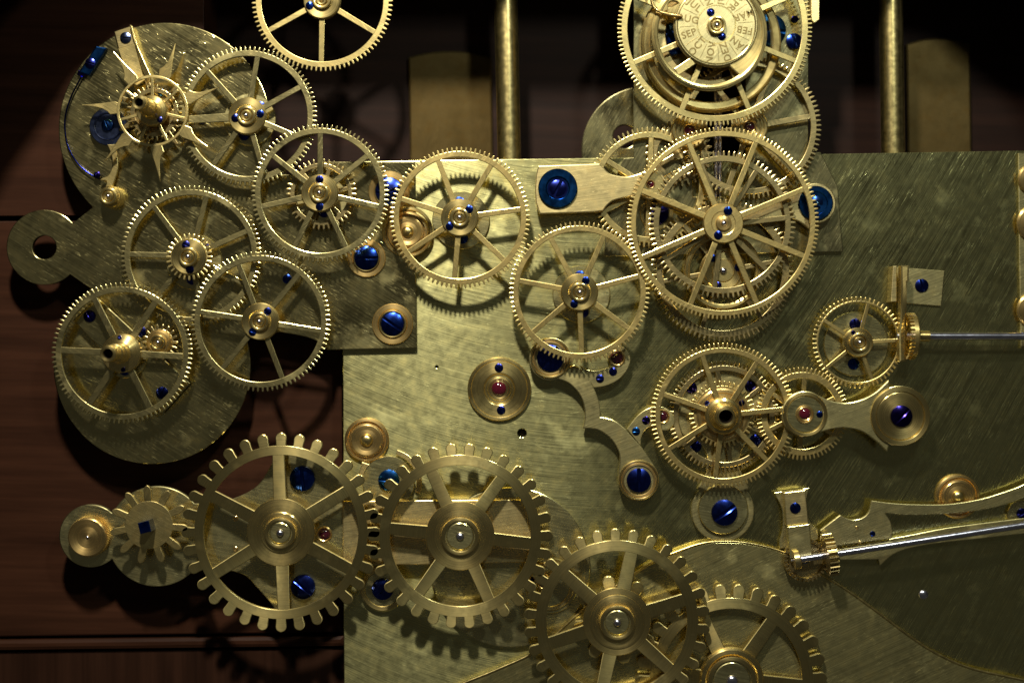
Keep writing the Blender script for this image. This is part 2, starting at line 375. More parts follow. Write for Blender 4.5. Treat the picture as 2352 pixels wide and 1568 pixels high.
def knurl(r, z0, z1, n):
    return cached(('kn', round(r, 1), z0, z1, n), lambda: extrude(toothed(r, n, r * .055, [(-.5, 0), (0, 1)]), [circ(r * .72, 40)], z0, z1, r * .05, 'knurl', 50))
def nut(T, r, z, h, pr=None, mat='turned', steel='steel', px=None, py=None):
    x, y = T.rel(px, py) if px is not None else (0, 0)
    n = max(26, int(r * 1.9))
    k = T.add('knurled_nut', knurl(r, 0, h, n), mat, (x, y, z))
    T.add('cap', cached(('cap', r, h), lambda: lathe([(r * .70, 0), (r * .70, h * .2), (r * .60, h * .2), (r * .60, h * .9), (r * .54, h * 1.05), (r * .42, h * 1.05), (r * .38, h * .5), (0, h * .5)], 40)), mat, (0, 0, 0), 0, k)
    p = pr or r * .24
    T.add('pivot', cached(('piv', p), lambda: lathe([(p, 0), (p, p * .8), (p * .8, p * 1.25), (p * .45, p * 1.5), (0, p * 1.58)], 24, ang=60)), steel, (0, 0, h * .55), 0, k)
    return k

def wheel(name, label, x, y, h, r, pitch, ns, phase, mat='gear', th=10, rimw=13, thick=7, sw=11.5, hub=42, nutr=21.5, screws=None, sr=9, group='wheels of the going train', form=FINE, widths=None, arbor=True, a0=None, hubmat='turned', hubh=7):
    T = Thing(name, label, 'gear wheel', x, y, h, group)
    n = max(8, round(2 * PI * r / pitch)); ri = r - th - rimw
    rim = T.add('toothed_rim', extrude(toothed(r, n, th, form, random.random() if a0 is None else a0), [circ(ri, max(64, n))], -thick, 0, .8, 'toothed_rim'), mat)
    for i in range(ns):
        a = phase + 360 * i / ns; w_ = (widths or {}).get(i, sw)
        me = cached(('spoke', hub, ri, w_, thick), lambda: extrude([(hub - 6, -w_ / 2 * 1.12), (ri + 3, -w_ / 2), (ri + 3, w_ / 2), (hub - 6, w_ / 2 * 1.12)], (), -thick + .5, -.35, .7, 'spoke'))
        T.add('spoke', me, mat, (0, 0, 0), R(a))
    if hub:
        T.add('hub', cached(('hub', hub, thick, hubh), lambda: lathe([(hub + 1, -thick - 3), (hub + 1, .6), (hub, 1.4), (hub, hubh - 1.5), (hub - 1.5, hubh), (hub * .62, hubh), (hub * .58, hubh - .8), (0, hubh - .8)], 64)), hubmat)
    for (sa, sd) in (screws or []):
        T.add('screw', screw_mesh(sr, 4.5, 1.6, 1.6), 'blue', (sd * math.cos(R(sa)), sd * math.sin(R(sa)), hubh - 1.2), R(random.uniform(0, 180)))
    if nutr: nut(T, nutr, hubh - .8, 9)
    if arbor: T.add('arbor', cached(('arb', round(h)), lambda: lathe([(9, -h + .5), (9, -thick - 2)], 20)), 'steel')
    T.r, T.ri, T.hubh = r, ri, hubh
    return T
def bearing(x, y, r, label, z=0, angs=(95, 275), mat='disc', sr=13, h=7):
    T = Thing('bearing_plate', label, 'bearing plate', x, y, z, 'bearing plates under the wheels')
    T.add('disc', cached(('bear', r, h), lambda: lathe([(r, 0), (r, h - 1.5), (r - 1.5, h), (0, h)], 72)), mat)
    for a in angs: T.add('screw', screw_mesh(sr, 6, 2, 2), 'blue', ((r * .62) * math.cos(R(a)), (r * .62) * math.sin(R(a)), h - 1.5), R(random.uniform(0, 180)))
    return T

# ================================================================== SETTING: the wooden back of the case
T = Thing('back_panel', 'dark rosewood panelling of the clock case behind the brass movement', None, 1176, 784, -230, kind='structure')
T.add('board', extrude(T.L([(-600, -900), (2950, -900), (2950, 512), (-600, 520)]), (), -30, 0, 2), 'wood_deep')
T.add('board', extrude(T.L([(-600, 530), (2950, 522), (2950, 2300), (-600, 2300)]), (), -30, 0, 2), 'wood_deep')
z = 150
T.add('board', extrude(T.L([(-900, -900), (500, -900), (500, 506), (-900, 514)]), (), 2, z, .4), 'wood')
T.add('board', extrude(T.L([(-900, 524), (800, 518), (806, 1420), (-900, 1442)]), (), 2, z, 2), 'wood')
T.add('moulding', extrude(T.L([(-900, 1449), (808, 1428), (808, 1449), (-900, 1470)]), (), 2, z + 8, 5), 'wood')
T.add('board', extrude(T.L([(-900, 1477), (808, 1456), (820, 2300), (-900, 2300)]), (), 2, z - 3, 2), 'wood_v')
T.add('backing', box(-1800, 1800, -1600, 1700, -50, -31, 1), 'wood_dark')  # dark board added to keep world light out of the gaps
T = Thing('shade_hood', 'unseen wooden hood added above the picture to shade the background', None, 1176, -300, 300, kind='structure')  # added out of view to cast the dark band over the background
hood = [(-1200, -1500), (3600, -1500), (3600, 1700), (2800, 1700), (2760, 600), (2640, 100), (2500, -160), (2330, -290), (2150, -326), (1200, -329), (420, -329), (250, -326), (135, -221), (69, -122), (-8, -12), (-118, 197), (-283, 692), (-330, 1700), (-1200, 1700)]
T.add('board', extrude(T.L(hood), (), -30, 0, 2), 'wood')

# brass tubes and bars behind the plate
for (xt, xb, wd, lab) in ((1162, 1171, 27, 'vertical brass tube rising behind the middle of the plate'), (2046, 2052, 27, 'vertical brass tube rising behind the right of the plate')):
    T = Thing('pendulum_rod', lab, 'rod', (xt + xb) / 2, 180, -45, 'vertical brass tubes behind the plate')
    x0 = T.rel(xt, 0)[0]; x1 = T.rel(xb, 380)[0]
    T.add('tube', tube_path([(x0 - (x1 - x0), 560, 0), (x1 + .6 * (x1 - x0), -460, 0)], wd, 32), 'rod')
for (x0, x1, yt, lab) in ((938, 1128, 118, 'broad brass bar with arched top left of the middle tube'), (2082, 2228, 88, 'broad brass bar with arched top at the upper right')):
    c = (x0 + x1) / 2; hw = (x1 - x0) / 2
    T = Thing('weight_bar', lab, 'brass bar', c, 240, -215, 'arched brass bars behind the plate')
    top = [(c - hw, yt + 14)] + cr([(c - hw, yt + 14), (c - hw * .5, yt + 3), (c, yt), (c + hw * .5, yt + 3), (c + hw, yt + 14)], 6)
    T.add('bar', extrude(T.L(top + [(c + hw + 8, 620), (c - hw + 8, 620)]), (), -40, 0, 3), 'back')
T = Thing('cover_disc', 'round brass disc with a hole, half hidden behind the column plate', 'disc', 1482, 345, -90)
T.add('disc', extrude(circ(146, 96), [circ(27, 40, -47, 31)], -14, 0, 1.5), 'dial_plate')

# ================================================================== PLATES
MP = Thing('main_plate', 'large brushed brass main plate carrying the wheels', 'plate', 1400, 900, 0)
MP.add('plate', extrude(MP.L([(786, 372), (953, 369), (1460, 362), (1890, 354), (2700, 340), (2700, 2000), (792, 2000), (789, 1300)]), [circ(10, 28, 1199 - 1400, 900 - 994), circ(3, 14, 1003 - 1400, 900 - 842)], -24, 0, 1.2), 'main')
MP.add('pin', lathe([(12, -3), (12, -.5), (9, 2.4), (4, 4), (0, 4.4)], 28, ang=60), 'steel', (2121 - 1400, 900 - 1365, 0))
# closes the drilled holes
MP.add('hole_floor', box(-220, -180, -120, -70, -20, -15, .5), 'bore')

LP = Thing('left_plate', 'scratched brass side plate of two discs and a pierced round ear at left', 'plate', 480, 560, 14)
o = arc(379, 297, 244, 227, -21, 60) + [(622, 400), (700, 402), (745, 372), (953, 371), (957, 799), (752, 803)] + cr([(752, 803), (724, 781), (690, 770), (645, 763)]) + [(566, 770)] + arc(349, 839, 226, 17.6, -231.3, 60) + [(162, 628)] + arc(101, 568, 86, -44.5, -320, 60) + [(165, 514)]
LP.add('plate', extrude(LP.L(o), [LP.L([(p[0], p[1]) for p in arc(101.5, 568, 27.5, 0, 360, 48)][:-1])], -13, 0, 1.2), 'left')
for (x, y, r1, r0, sr, a, m) in ((894, 440, 47, 34, 31, 100, 'blue'), (842, 593, 44, 31, 27, 90, 'blue'), (902, 744, 47, 33, 26.5, 55, 'blue')):
    LP.washer(x, y, r0, r1, 0, 5, 'gold'); LP.washer(x, y, sr + 1.5, r0 - 1, 0, 9, 'turned'); LP.screw(x, y, sr, 3, a, m)
for (x, y, a) in ((660, 641, 20), (463, 275, 60)): LP.screw(x, y, 11, 0, a)

TP = Thing('column_plate', 'brass column plate with flared foot behind the calendar wheel', 'plate', 1656, 300, 12)
TP.add('plate', extrude(TP.L([(1455, -260), (1857, -260), (1857, 330), (1868, 350), (1885, 350), (1924, 428), (1936, 578), (1387, 589), (1390, 548), (1417, 400), (1432, 364), (1455, 362)]), [TP.L([(1592, -100), (1712, -100), (1712, 452), (1592, 452)])], -11, 0, 1.2), 'dial_plate')
TP.add('lug', extrude(TP.L([(1859, -260), (1880, -260), (1878, 50), (1866, 58), (1859, 50)]), (), -8, 20, 1), 'cock')
for (x, y, r, a, m, z) in ((1543, 92, 37, 30, 'blue', 2), (1766, 72, 38, 80, 'blue_bright', 2), (1823, 96, 18, 20, 'blue', 2), (1825, 45, 8, 0, 'blue_dark', 2), (1508, 490, 27, 95, 'blue_dark', 2)):
    TP.screw(x, y, r, z, a, m)
TP.washer(1508, 490, 28, 38, 0, 4)

P1 = Thing('lower_bridge', 'lyre shaped brass bridge under the left big toothed wheel', 'bridge', 480, 1230, 20)
o = arc(208, 1230, 72, 46, 314, 40) + arc(360, 1231, 115, 206.6, 319, 30) + cr([(447, 1306), (500, 1306), (559, 1319), (591, 1349), (618, 1380), (640, 1408)]) + arc(645, 1222, 192, -88, 92, 40) + cr([(638, 1036), (626, 1061), (591, 1115), (534, 1145), (490, 1152), (447, 1156)]) + arc(360, 1231, 115, 40.8, 153.4, 30)
P1.add('plate', extrude(P1.L(o), (), -16, 0, 1.4), 'disc')
P1.screw(695, 1098, 29, 1, 5, 'blue', slot=6); P1.screw(697, 1346, 28, 1, 50, 'blue')
P1.jewel(745, 1226, 14, 0, 'garnet')
for y in (1190, 1260): P1.add('pin', cached('pin6', lambda: lathe([(6, -1), (6, 1.2), (5, 1.8), (0, 1.8)], 20)), 'gold', P1.rel(541, y) + (0,))

P3 = Thing('cam_plate', 'broad swelling brass lever plate along the bottom right', 'plate', 1700, 1420, 20)
o = cr([(1020, 1590), (1065, 1568), (1148, 1534), (1237, 1490), (1336, 1402), (1430, 1335), (1500, 1290), (1551, 1268), (1610, 1248), (1660, 1243), (1720, 1247), (1793, 1265), (1850, 1293), (1881, 1314), (1949, 1357), (2016, 1405), (2088, 1459), (2150, 1499), (2231, 1534), (2352, 1561), (2420, 1580)], 6) + [(2420, 1760), (1020, 1760)]
P3.add('plate', extrude(P3.L(o), (), -19, 0, 2.8), 'cam')
P3.add('edge_bead', tube_path([(x - 1700, 1420 - y, -0.8) for x, y in o[:121]], 3.0, 12), 'rod')

BD = Thing('barrel_cover', 'round brass barrel cover disc behind the middle big toothed wheel', 'disc', 1172, 1300, 0)
BD.add('disc', extrude(circ(183, 120), (), 0, 12, 1.5), 'disc')
BD.washer(1150, 1210, 20, 33, 12, 4); BD.screw(1150, 1210, 19, 12, 80)
T = Thing('bar', 'flat brass bar lying across the left edge of the main plate', 'bar', 960, 1222, 30)
T.add('bar', extrude(T.L([(787, 1150), (1230, 1146), (1232, 1290), (990, 1296), (787, 1297)]), (), -28, 0, 1.5), 'cock')
T = Thing('barrel_bearing', 'ruby bearing boss between the two middle big toothed wheels', 'bearing', 1262, 1344, 13, 'jewelled bearings')
T.disc(1262, 1344, 64, 0, 5, 'disc'); T.washer(1262, 1344, 46, 56, 5, 4); T.jewel(1249, 1334, 14, 5, 'garnet'); T.screw(1218, 1331, 10, 5, 20, 'blue_dark')
T = Thing('lower_post', 'round brass boss with blue screw between the left big wheels', 'boss', 880, 1350, 1)
T.disc(880, 1350, 53, 0, 9, 'disc'); T.washer(880, 1350, 40, 50, 9, 3); T.screw(880, 1350, 25, 8, 130, 'blue', slot=5)
T = Thing('click_disc', 'brushed brass click disc with blue screw and curved clip', 'disc', 893, 1106, 4)
T.disc(893, 1106, 60, 0, 9, 'disc'); T.screw(894, 1101, 24.5, 8, 85, 'blue_bright')
T.add('clip', extrude(T.L(arc(893, 1106, 76, 75, -20, 24) + arc(893, 1106, 64, -20, 75, 24)), (), -3, 4, 1), 'cock')
T.add('stop', extrude(T.L([(832, 1060), (850, 1066), (842, 1096), (824, 1090)]), (), -3, 5, 1), 'cock')

# ================================================================== bearing plates
bearing(1059, 507, 66, 'round bearing plate under the bright wheel above the plate centre', 0)
bearing(1335, 676, 66, 'round bearing plate under the seven spoked wheel left of the great wheel', 0)
bearing(575, 276, 60, 'round bearing plate beside the star wheel, under the upper left wheel', 14, (50, 250))
bearing(742, 449, 62, 'round bearing plate under the double wheel at the top of the left plate', 14)
bearing(447, 602, 64, 'round bearing plate under the wheel carrying the small pinion', 14, (50, 265))
bearing(1965, 790, 74, 'round bearing plate under the small five spoked wheel at right', 0, (94, 262))
bearing(290, 818, 50, 'round bearing plate under the lower left wheel with the hollow post', 32, (268,))
T = Thing('strap_bridge', 'diagonal brass strap under the lower left wheel', 'bridge', 290, 812, 32)
T.add('strap', extrude(T.L([(168, 735), (222, 682), (436, 880), (372, 950)]), (), -8, 0, 1.2), 'left'); T.screw(206, 726, 14, -1, 30, 'blue_dark'); T.screw(373, 902, 14.5, -1, 160, 'blue_dark')
for p in ((206, 726), (373, 902)): T.add('foot', cached('foot', lambda: lathe([(12, -18), (12, -8)], 20)), 'turned', T.rel(*p) + (0,))
T.disc(330, 765, 30, -16, 9, 'disc', 'boss'); T.screw(322, 762, 13, -8, 30)

# ================================================================== GOING TRAIN (fine toothed wheels)
g = 'fine toothed brass wheels of the train'
wheel('gear_wheel', 'six spoked brass wheel cut off by the top edge', 740, 2, 48, 163, 11.3, 6, 29, screws=[(205, 31), (25, 31)], group=g)
wheel('gear_wheel', 'seven spoked brass wheel right of the star wheel', 568, 267, 48, 161, 11.3, 7, 29, mat='gear_c', screws=[(8, 31), (192, 27)], widths={3: 17}, group=g)
T = wheel('gear_wheel', 'seven spoked brass wheel with a smaller wheel beneath, top of left plate', 735, 444, 62, 160, 11.4, 7, 90, mat='gear_c', screws=[(90, 31), (270, 31)], group=g)
T.add('lower_wheel', extrude(toothed(83, 42, 11, FINE), [circ(62, 60)], -28, -20, .8), 'gear_low'); 
for i in range(6): T.add('lower_spoke', cached('lsp', lambda: extrude([(10, -5), (64, -4.5), (64, 4.5), (10, 5)], (), -27.5, -20.5, .6)), 'gear_low', (0, 0, 0), R(60 * i + 12))
wheel('gear_wheel', 'bright seven spoked wheel casting its shadow on the brushed plate', 1056, 500, 62, 163, 11.3, 7, 7.8, mat='gear_b', screws=[(40, 29), (222, 31)], group=g)
wheel('gear_wheel', 'seven spoked brass wheel meshing with the left side of the great wheel', 1331, 671, 62, 163, 11.3, 7, 15, mat='gear_b', screws=[(62, 30), (245, 30)], group=g)
wheel('gear_wheel', 'brass wheel with a small pinion on top, middle of left plate', 438, 588, 40, 163, 11.5, 7, 24, mat='gear_c', nutr=0, hub=36, group=g)
T = Thing('pinion', 'small brass pinion with two blue screws topping the left plate wheel', 'pinion', 434, 590, 62)
T.add('toothed_rim', extrude(toothed(54, 28, 11, BLUNT), (), -8, 0, .8), 'gear'); T.add('hub', lathe([(40, 0), (40, 2.5), (39, 3.5), (0, 3.5)], 56), 'turned')
T.screw(434 - 6, 590 - 27, 9.5, 2.5, 70); T.screw(434 + 3, 590 + 29, 9.5, 2.5, 120, 'blue_dark'); nut(T, 22, 3, 9)
T.add('arbor', lathe([(9, -47), (9, -8)], 20), 'steel')
wheel('gear_wheel', 'six spoked brass wheel at the lower right of the left plate', 598, 738, 62, 162, 11.4, 6, 51, mat='gear_c', screws=[(52, 29), (235, 29)], group=g)
T = wheel('gear_wheel', 'lower left six spoked brass wheel with a tall hollow post', 280, 811, 62, 163, 11.4, 6, 57, mat='gear_c', nutr=0, screws=[], hub=44, sw=14, group=g)
T.add('post', lathe([(45, 3), (45, 6), (43, 8), (30, 12), (25, 14), (23, 16), (22.5, 40), (20, 43), (20, 66), (22, 68), (22, 72), (19.5, 74), (19, 108), (18, 110), (18, 114), (17, 115), (11.6, 115), (11.6, 86), (0, 86)], 48), 'turned'); T.add('bore', lathe([(11.5, 86.3), (11.5, 108), (11.0, 108), (10.5, 88), (0, 88)], 28), 'bore')
T.add('screw', screw_mesh(5, 3, 1, 1), 'blue', (-2, 36, 11), 1); T.add('screw', screw_mesh(5, 3, 1, 1), 'blue_dark', (6, -38, 11), 0)
T = Thing('pinion', 'small pinion with knurled nut inside the lower left wheel', 'pinion', 367, 786, 40)
T.add('toothed_rim', extrude(toothed(42, 18, 11, BLUNT), (), -9, 0, .8), 'gear_low'); T.add('hub', lathe([(29, 0), (28, 8), (24, 12), (0, 12)], 40), 'gold'); nut(T, 17.5, 12, 8)
T.add('arbor', lathe([(8, -25), (8, -8)], 20), 'steel')

# ---- great wheel stack
G6 = wheel('gear_wheel', 'great eight spoked wheel below the calendar dial', 1661, 513, 70, 221, 10.1, 8, 23, mat='gear_b', th=9, rimw=12, hub=45.5, nutr=0, sw=12, form=BLUNT, screws=[(70, 30), (246, 30)], sr=10, hubmat='gear_b', hubh=5, group='wheels of the great wheel stack')
G6.add('nut', lathe([(18, 4), (18, 8), (16, 10), (9, 11), (7, 9), (0, 9)], 32), 'gold'); G6.add('pivot', cached(('piv', 5.5), lambda: lathe([(5.5, 0), (5.5, 4), (4, 6), (0, 7)], 24, ang=60)), 'steel', (0, 0, 9))
wheel('gear_wheel', 'seven spoked wheel directly behind the great wheel', 1659, 516, 52, 170, 12.3, 7, 6, mat='gear_low', th=12, rimw=13, hub=40, nutr=0, group='wheels of the great wheel stack')
G8 = wheel('gear_wheel', 'lower wheel of the great stack, its rim showing below', 1660, 622, 36, 165, 12.0, 6, 10, mat='gear_low', th=12, rimw=16, hub=52, nutr=0, sw=10, group='wheels of the great wheel stack', hubh=4)
G8.add('drum', ring([(76, -16), (76, 2), (80, 4), (86, 4), (89, 1), (89, -16)], 72), 'turned'); G8.add('cap', lathe([(26, 3), (26, 7), (24.5, 8.5), (0, 8.5)], 48), 'gear'); G8.add('collar', lathe([(44, 3.2), (44, 5), (42, 6), (0, 6)], 48), 'turned')
for a, d in ((12, 36), (250, 36), (130, 38)): G8.add('screw', screw_mesh(9, 4.5, 1.6, 1.6), 'blue', (d * math.cos(R(a)), d * math.sin(R(a)), 5), R(a))
G8.add('pivot', lathe([(7.5, 8), (7.5, 12), (5, 15), (0, 16)], 24, ang=60), 'steel')
wheel('gear_wheel', 'half hidden wheel with its teeth rising left of the column plate', 1492, 430, 30, 139, 12.0, 6, 28, mat='gear', th=12, rimw=13, hub=22, nutr=0, group='wheels of the great wheel stack')
wheel('gear_wheel', 'dull wheel projecting right of the column plate under the calendar', 1722, 292, 33, 166, 11.6, 6, 10, mat='gear_low', th=12, rimw=13, hub=26, nutr=0, sw=12, group='wheels of the great wheel stack')
T = Thing('ratchet_wheel', 'small coarse toothed wheel inside the great wheel at left', 'gear wheel', 1560, 352, 24)
T.add('toothed_rim', extrude(toothed(78, 30, 13, FINE), [circ(50, 48)], -6, 0, .8), 'gear_low')
for i in range(4): T.add('spoke', cached('rsp', lambda: extrude([(4, -5), (52, -5), (52, 5), (4, 5)], (), -5.6, -.4, .6)), 'gear_low', (0, 0, 0), R(90 * i + 30))
T.add('hub', lathe([(14, -10), (14, 3), (0, 3)], 24), 'turned')
for (x, y, lab, m) in ((1584, 299, 'left ruby bearing between calendar wheel and great wheel', 'ruby'), (1722, 291, 'right ruby bearing between calendar wheel and great wheel', 'garnet')):
    T = Thing('jewel_bearing', lab, 'bearing', x, y, 38, 'jewelled bearings')
    T.disc(x, y, 42, -8, 8, 'turned'); T.washer(x, y, 33, 40, 0, 3); T.jewel(x, y, 12, 0, m)
T = Thing('steel_rod', 'thin vertical polished steel rod in the slot of the column plate', 'rod', 1650, 300, 5)
for dx in (-6, 4): T.add('rod', tube_path([(dx, 210, 0), (dx, -160, 0)], 4.5, 16), 'steel')

# cock with big blue screw (left of the great wheel)
C1 = Thing('cock', 'pale brass cock with a big blue screw and ruby bearing', 'cock', 1340, 430, 46)
o = [(1236, 381), (1300, 379), (1377, 376)] + cr([(1377, 376), (1388, 387), (1403, 400), (1438, 406), (1468, 399), (1482, 393)]) + arc(1497, 424, 34, 112, -130, 30) + cr([(1476, 450), (1444, 452), (1410, 460), (1394, 472), (1385, 484)]) + [(1363, 487), (1240, 491), (1231, 465), (1229, 436), (1231, 405)]
C1.add('body', extrude(C1.L(o), (), -24, 0, 1.6), 'cock')
C1.add('foot', extrude(C1.L([(1240, 384), (1370, 380), (1370, 482), (1243, 487)]), (), -45, -24, .8), 'cock2')
x, y = C1.rel(1281, 433)
C1.add('screw_rim', lathe([(45, -2), (45, 5), (43, 7), (28, 7), (26, 5.5), (25, 3), (0, 3)], 64), 'blue_bright', (x, y, 0)); C1.screw(1281, 433, 24, 1.5, -25, 'blue', 5)
C1.disc(1497, 424, 28.5, 0, 4, 'gear', 'end_cap'); C1.jewel(1494, 424, 8, 4, 'ruby')
# mirrored cock at right of the great wheel
C4 = Thing('cock', 'brass cock with big blue screw behind the right rim of the great wheel', 'cock', 1800, 480, 40)
o = arc(1874, 467, 46, 125, -110, 40) + [(1862, 528)] + cr([(1862, 528), (1835, 508), (1800, 500), (1750, 502), (1700, 512), (1662, 530)]) + [(1660, 505)] + cr([(1700, 486), (1750, 470), (1800, 452), (1832, 436)]) + [(1836, 420)]
C4.add('body', extrude(C4.L(o), (), -18, 0, 1.5), 'cock'); x, y = C4.rel(1873, 467)
C4.add('foot', lathe([(44, -39), (44, -18)], 48), 'turned', C4.rel(1874, 467) + (0,))
C4.add('screw_rim', lathe([(39.5, -2), (39.5, 5), (37.5, 7), (27, 7), (25, 5), (0, 4)], 64), 'blue_bright', (x, y, 0)); C4.screw(1873, 467, 23, 2, -120, 'blue_bright', 5)

# ---- calendar wheel
G10 = wheel('calendar_wheel', 'calendar wheel with engraved German month dial at the top edge', 1642, 65, 70, 224.5, 10.1, 8, 23, th=10, rimw=14, hub=60, nutr=0, screws=[], sw=12, form=BLUNT, hubh=8, group='wheels of the great wheel stack')
T = G10
x, y = T.rel(1627, 80)
ro = circ(132, 110, x, y)
dial_c = (0.0, 3.0)
# crescent opening between the eccentric ring and the dial
def crescent():
    out = []
    for i in range(41):
        a = R(158 + (305 - 158) * i / 40); out.append((x + 117 * math.cos(a), y + 117 * math.sin(a)))
    for i in range(41):
        a = R(288 + (150 - 288) * i / 40); rr = 97
        out.append((dial_c[0] + rr * math.cos(a), dial_c[1] + rr * math.sin(a)))
    return out
T.add('cam_ring', extrude(ro, [crescent(), circ(13, 28, 1545 - 1642, 65 - 20)], 10, 18, 2), 'turned')
bar = T.add('cam_arm', extrude([(0, -9), (46, -9), (46, 9), (0, 9)], (), 11, 17, .8), 'gear', (-52, -78, 0), R(214))
T.add('cam_bead', ring([(128, 17.5), (128, 20.5), (124, 21.5), (120, 20.5), (120, 17.5)], 110), 'turned', (x, y, 0))
dial = T.add('month_dial', lathe([(94, 18), (94, 22), (92.5, 23.5), (45, 23.5), (44, 22), (43, 22), (42, 23), (0, 23)], 96), 'dial', (dial_c[0], dial_c[1], 0))
T.add('dial_rim', ring([(91, 23.3), (91, 24.4), (89, 25), (87.5, 24.4), (87.5, 23.3)], 96), 'turned', (0, 0, 0), 0, dial)
months = [('AUG', 169), ('SEP', 199), ('OCT', 229), ('NOV', 259), ('DEZ', 289), ('JÄN', 319), ('FEB', 349), ('MÄR', 19), ('APR', 49), ('MAI', 79), ('JUN', 109), ('JUL', 139)]
for mname, a in months:
    rr = 66
    T.add('month_name', text_mesh(mname, 22.5, .25, .42), 'engrave', (rr * math.cos(R(a)), rr * math.sin(R(a)), 23.75), R(a + 180), dial)
    b = a + 15
    T.add('divider', cached('mdiv', lambda: extrude([(50, -.6), (84, -.6), (84, .6), (50, .6)], (), 23.4, 23.8, .1)), 'engrave', (0, 0, 0), R(b), dial)
nut(T, 21, 24, 12); T.screw(1629, 34, 9, 23, 40); T.screw(1655, 89, 9, 23, 100)
T.add('drum', ring([(140, -46), (140, -22), (143, -20), (156, -20), (160, -23), (160, -34), (163, -37), (163, -46)], 110), 'turned', (-4, -26, 0))
T.add('snail_ring', ring([(104, -30), (104, -25), (106, -24), (122, -24), (124, -25), (124, -30)], 90), 'gear_low', (-6, -10, 0))
# gold pointer over the dial
T = Thing('pointer', 'polished gold pointer resting on the month dial', 'pointer', 1535, 25, 100)
pp = [(1498, -40), (1496, -5), (1503, 18), (1520, 29), (1545, 35), (1568, 38)]
c_ = cr(pp, 8); T.add('needle', tube_path([(q[0] - 1535, 25 - q[1], 0) for q in c_], [3.4 if i < 22 else (2.4 + 2.4 * math.sin(PI * min(1, (i - 22) / 18))) for i in range(len(c_))], 12), 'gold')

# ---- lower right train
G12 = wheel('gear_wheel', 'seven spoked brass wheel with a hollow centre post, lower right of the great wheel', 1660.6, 954, 50, 167, 10.6, 7, 6, mat='gear_b', th=11, rimw=12, nutr=0, hub=40, sw=11, form=BLUNT, group='wheels of the lower right train')
G12.add('post', lathe([(42, 3), (42, 8), (40, 10), (34, 12), (30, 18), (27, 34), (25, 42), (22.5, 44), (21, 46), (16, 46), (15, 14), (0, 14)], 48), 'turned'); G12.add('bore', lathe([(14.8, 14.3), (14.8, 40), (13.8, 40), (13.2, 16), (0, 16)], 32), 'bore')
G13 = wheel('gear_wheel', 'smaller bronze toned wheel behind the hollow post wheel', 1663, 956, 26, 128, 10.7, 6, 38, mat='gear_low', th=11, rimw=12, nutr=0, hub=30, sw=10, form=BLUNT, group='wheels of the lower right train')
T = Thing('pinion', 'gilt pinion behind the hub of the hollow post wheel', 'pinion', 1659, 951, 36)
T.add('toothed_rim', extrude(toothed(77, 42, 11, BLUNT), (), -7, 0, .8), 'gear_b'); T.add('hub', lathe([(60, 0), (60, 3), (56, 5), (50, 5), (48, 3), (44, 3), (0, 3)], 64), 'gold')
T.screw(1624, 926, 6, 3, 10); T.screw(1703, 925, 7, 3, 10, 'blue_dark')
T = Thing('cross_bridge', 'hourglass brass bridge with a big blue screw below the hollow post wheel', 'bridge', 1660, 1060, 14)
o = arc(1660, 1172, 72, 140, 400, 50) + cr([(1722, 1122), (1704, 1085), (1700, 1050), (1712, 1020), (1740, 1000)]) + arc(1660, 950, 104, -28, 208, 40) + cr([(1580, 1000), (1614, 1025), (1625, 1050), (1622, 1085), (1602, 1122)])
T.add('body', extrude(T.L(o), (), -13, 0, 1.4), 'cock2'); T.disc(1660, 1168, 57, 0, 9, 'disc'); T.screw(1662, 1175, 30, 8, -55, 'blue', slot=6)
for (x, y) in ((1588, 890), (1598, 1025), (1723, 886), (1734, 1010)): T.screw(x, y, 13, 0, 15, 'blue_dark')
wheel('gear_wheel', 'small wheel half covered by the fishtail cock', 1843, 950, 34, 107, 10.2, 6, 86, mat='gear_b', th=11, rimw=15, nutr=0, hub=24, sw=10, form=BLUNT, group='wheels of the lower right train')
G17 = wheel('gear_wheel', 'small five spoked wheel beside the horizontal steel shaft', 1971, 786, 32, 105, 11.0, 5, 3, mat='gear_b', th=9, rimw=4.5, thick=6, sw=8, hub=33, nutr=22, form=RADIAL, screws=[], group='wheels of the lower right train')
G17.add('screw', screw_mesh(5, 3, 1, 1), 'blue_dark', (-13, 22, 6.2), 0)

C3 = Thing('cock', 'fishtail brass cock with ruby bearing and round blue screwed end', 'cock', 1950, 953, 62)
o = arc(1849, 951, 53, 55, 305, 40) + cr([(1880, 994), (1908, 985), (1943, 982), (1980, 990), (2012, 1012), (2038, 1037)]) + [(2042, 1020)] + arc(2067, 955, 69, 250, 470, 46) + [(2041, 873)] + cr([(2041, 873), (2012, 900), (1980, 917), (1943, 925), (1908, 920), (1880, 908)])
C3.add('body', extrude(C3.L(o), (), -16, 0, 1.5), 'cock2')
C3.add('foot', lathe([(60, -61), (60, -16)], 56), 'turned', C3.rel(2067, 955) + (0,))
C3.washer(1849, 951, 43, 51, 0, 4); C3.disc(1849, 951, 41, 0, 2.5, 'disc', 'end_cap'); C3.washer(1848, 951, 17, 21, 2.5, 3, 'gold'); C3.jewel(1848, 950, 13.5, 3, 'ruby'); C3.screw(1882, 951, 7.5, 2, 165)
C3.washer(2067, 955, 56, 68, 0, 7, 'turned'); C3.add('dish', lathe([(55, 0), (55, 4), (53, 5), (30, 3.2), (0, 3)], 72), 'turned', C3.rel(2067, 955) + (0,)); C3.screw(2069, 955, 25, 3, 135, 'blue_dark', 10, slot=4)

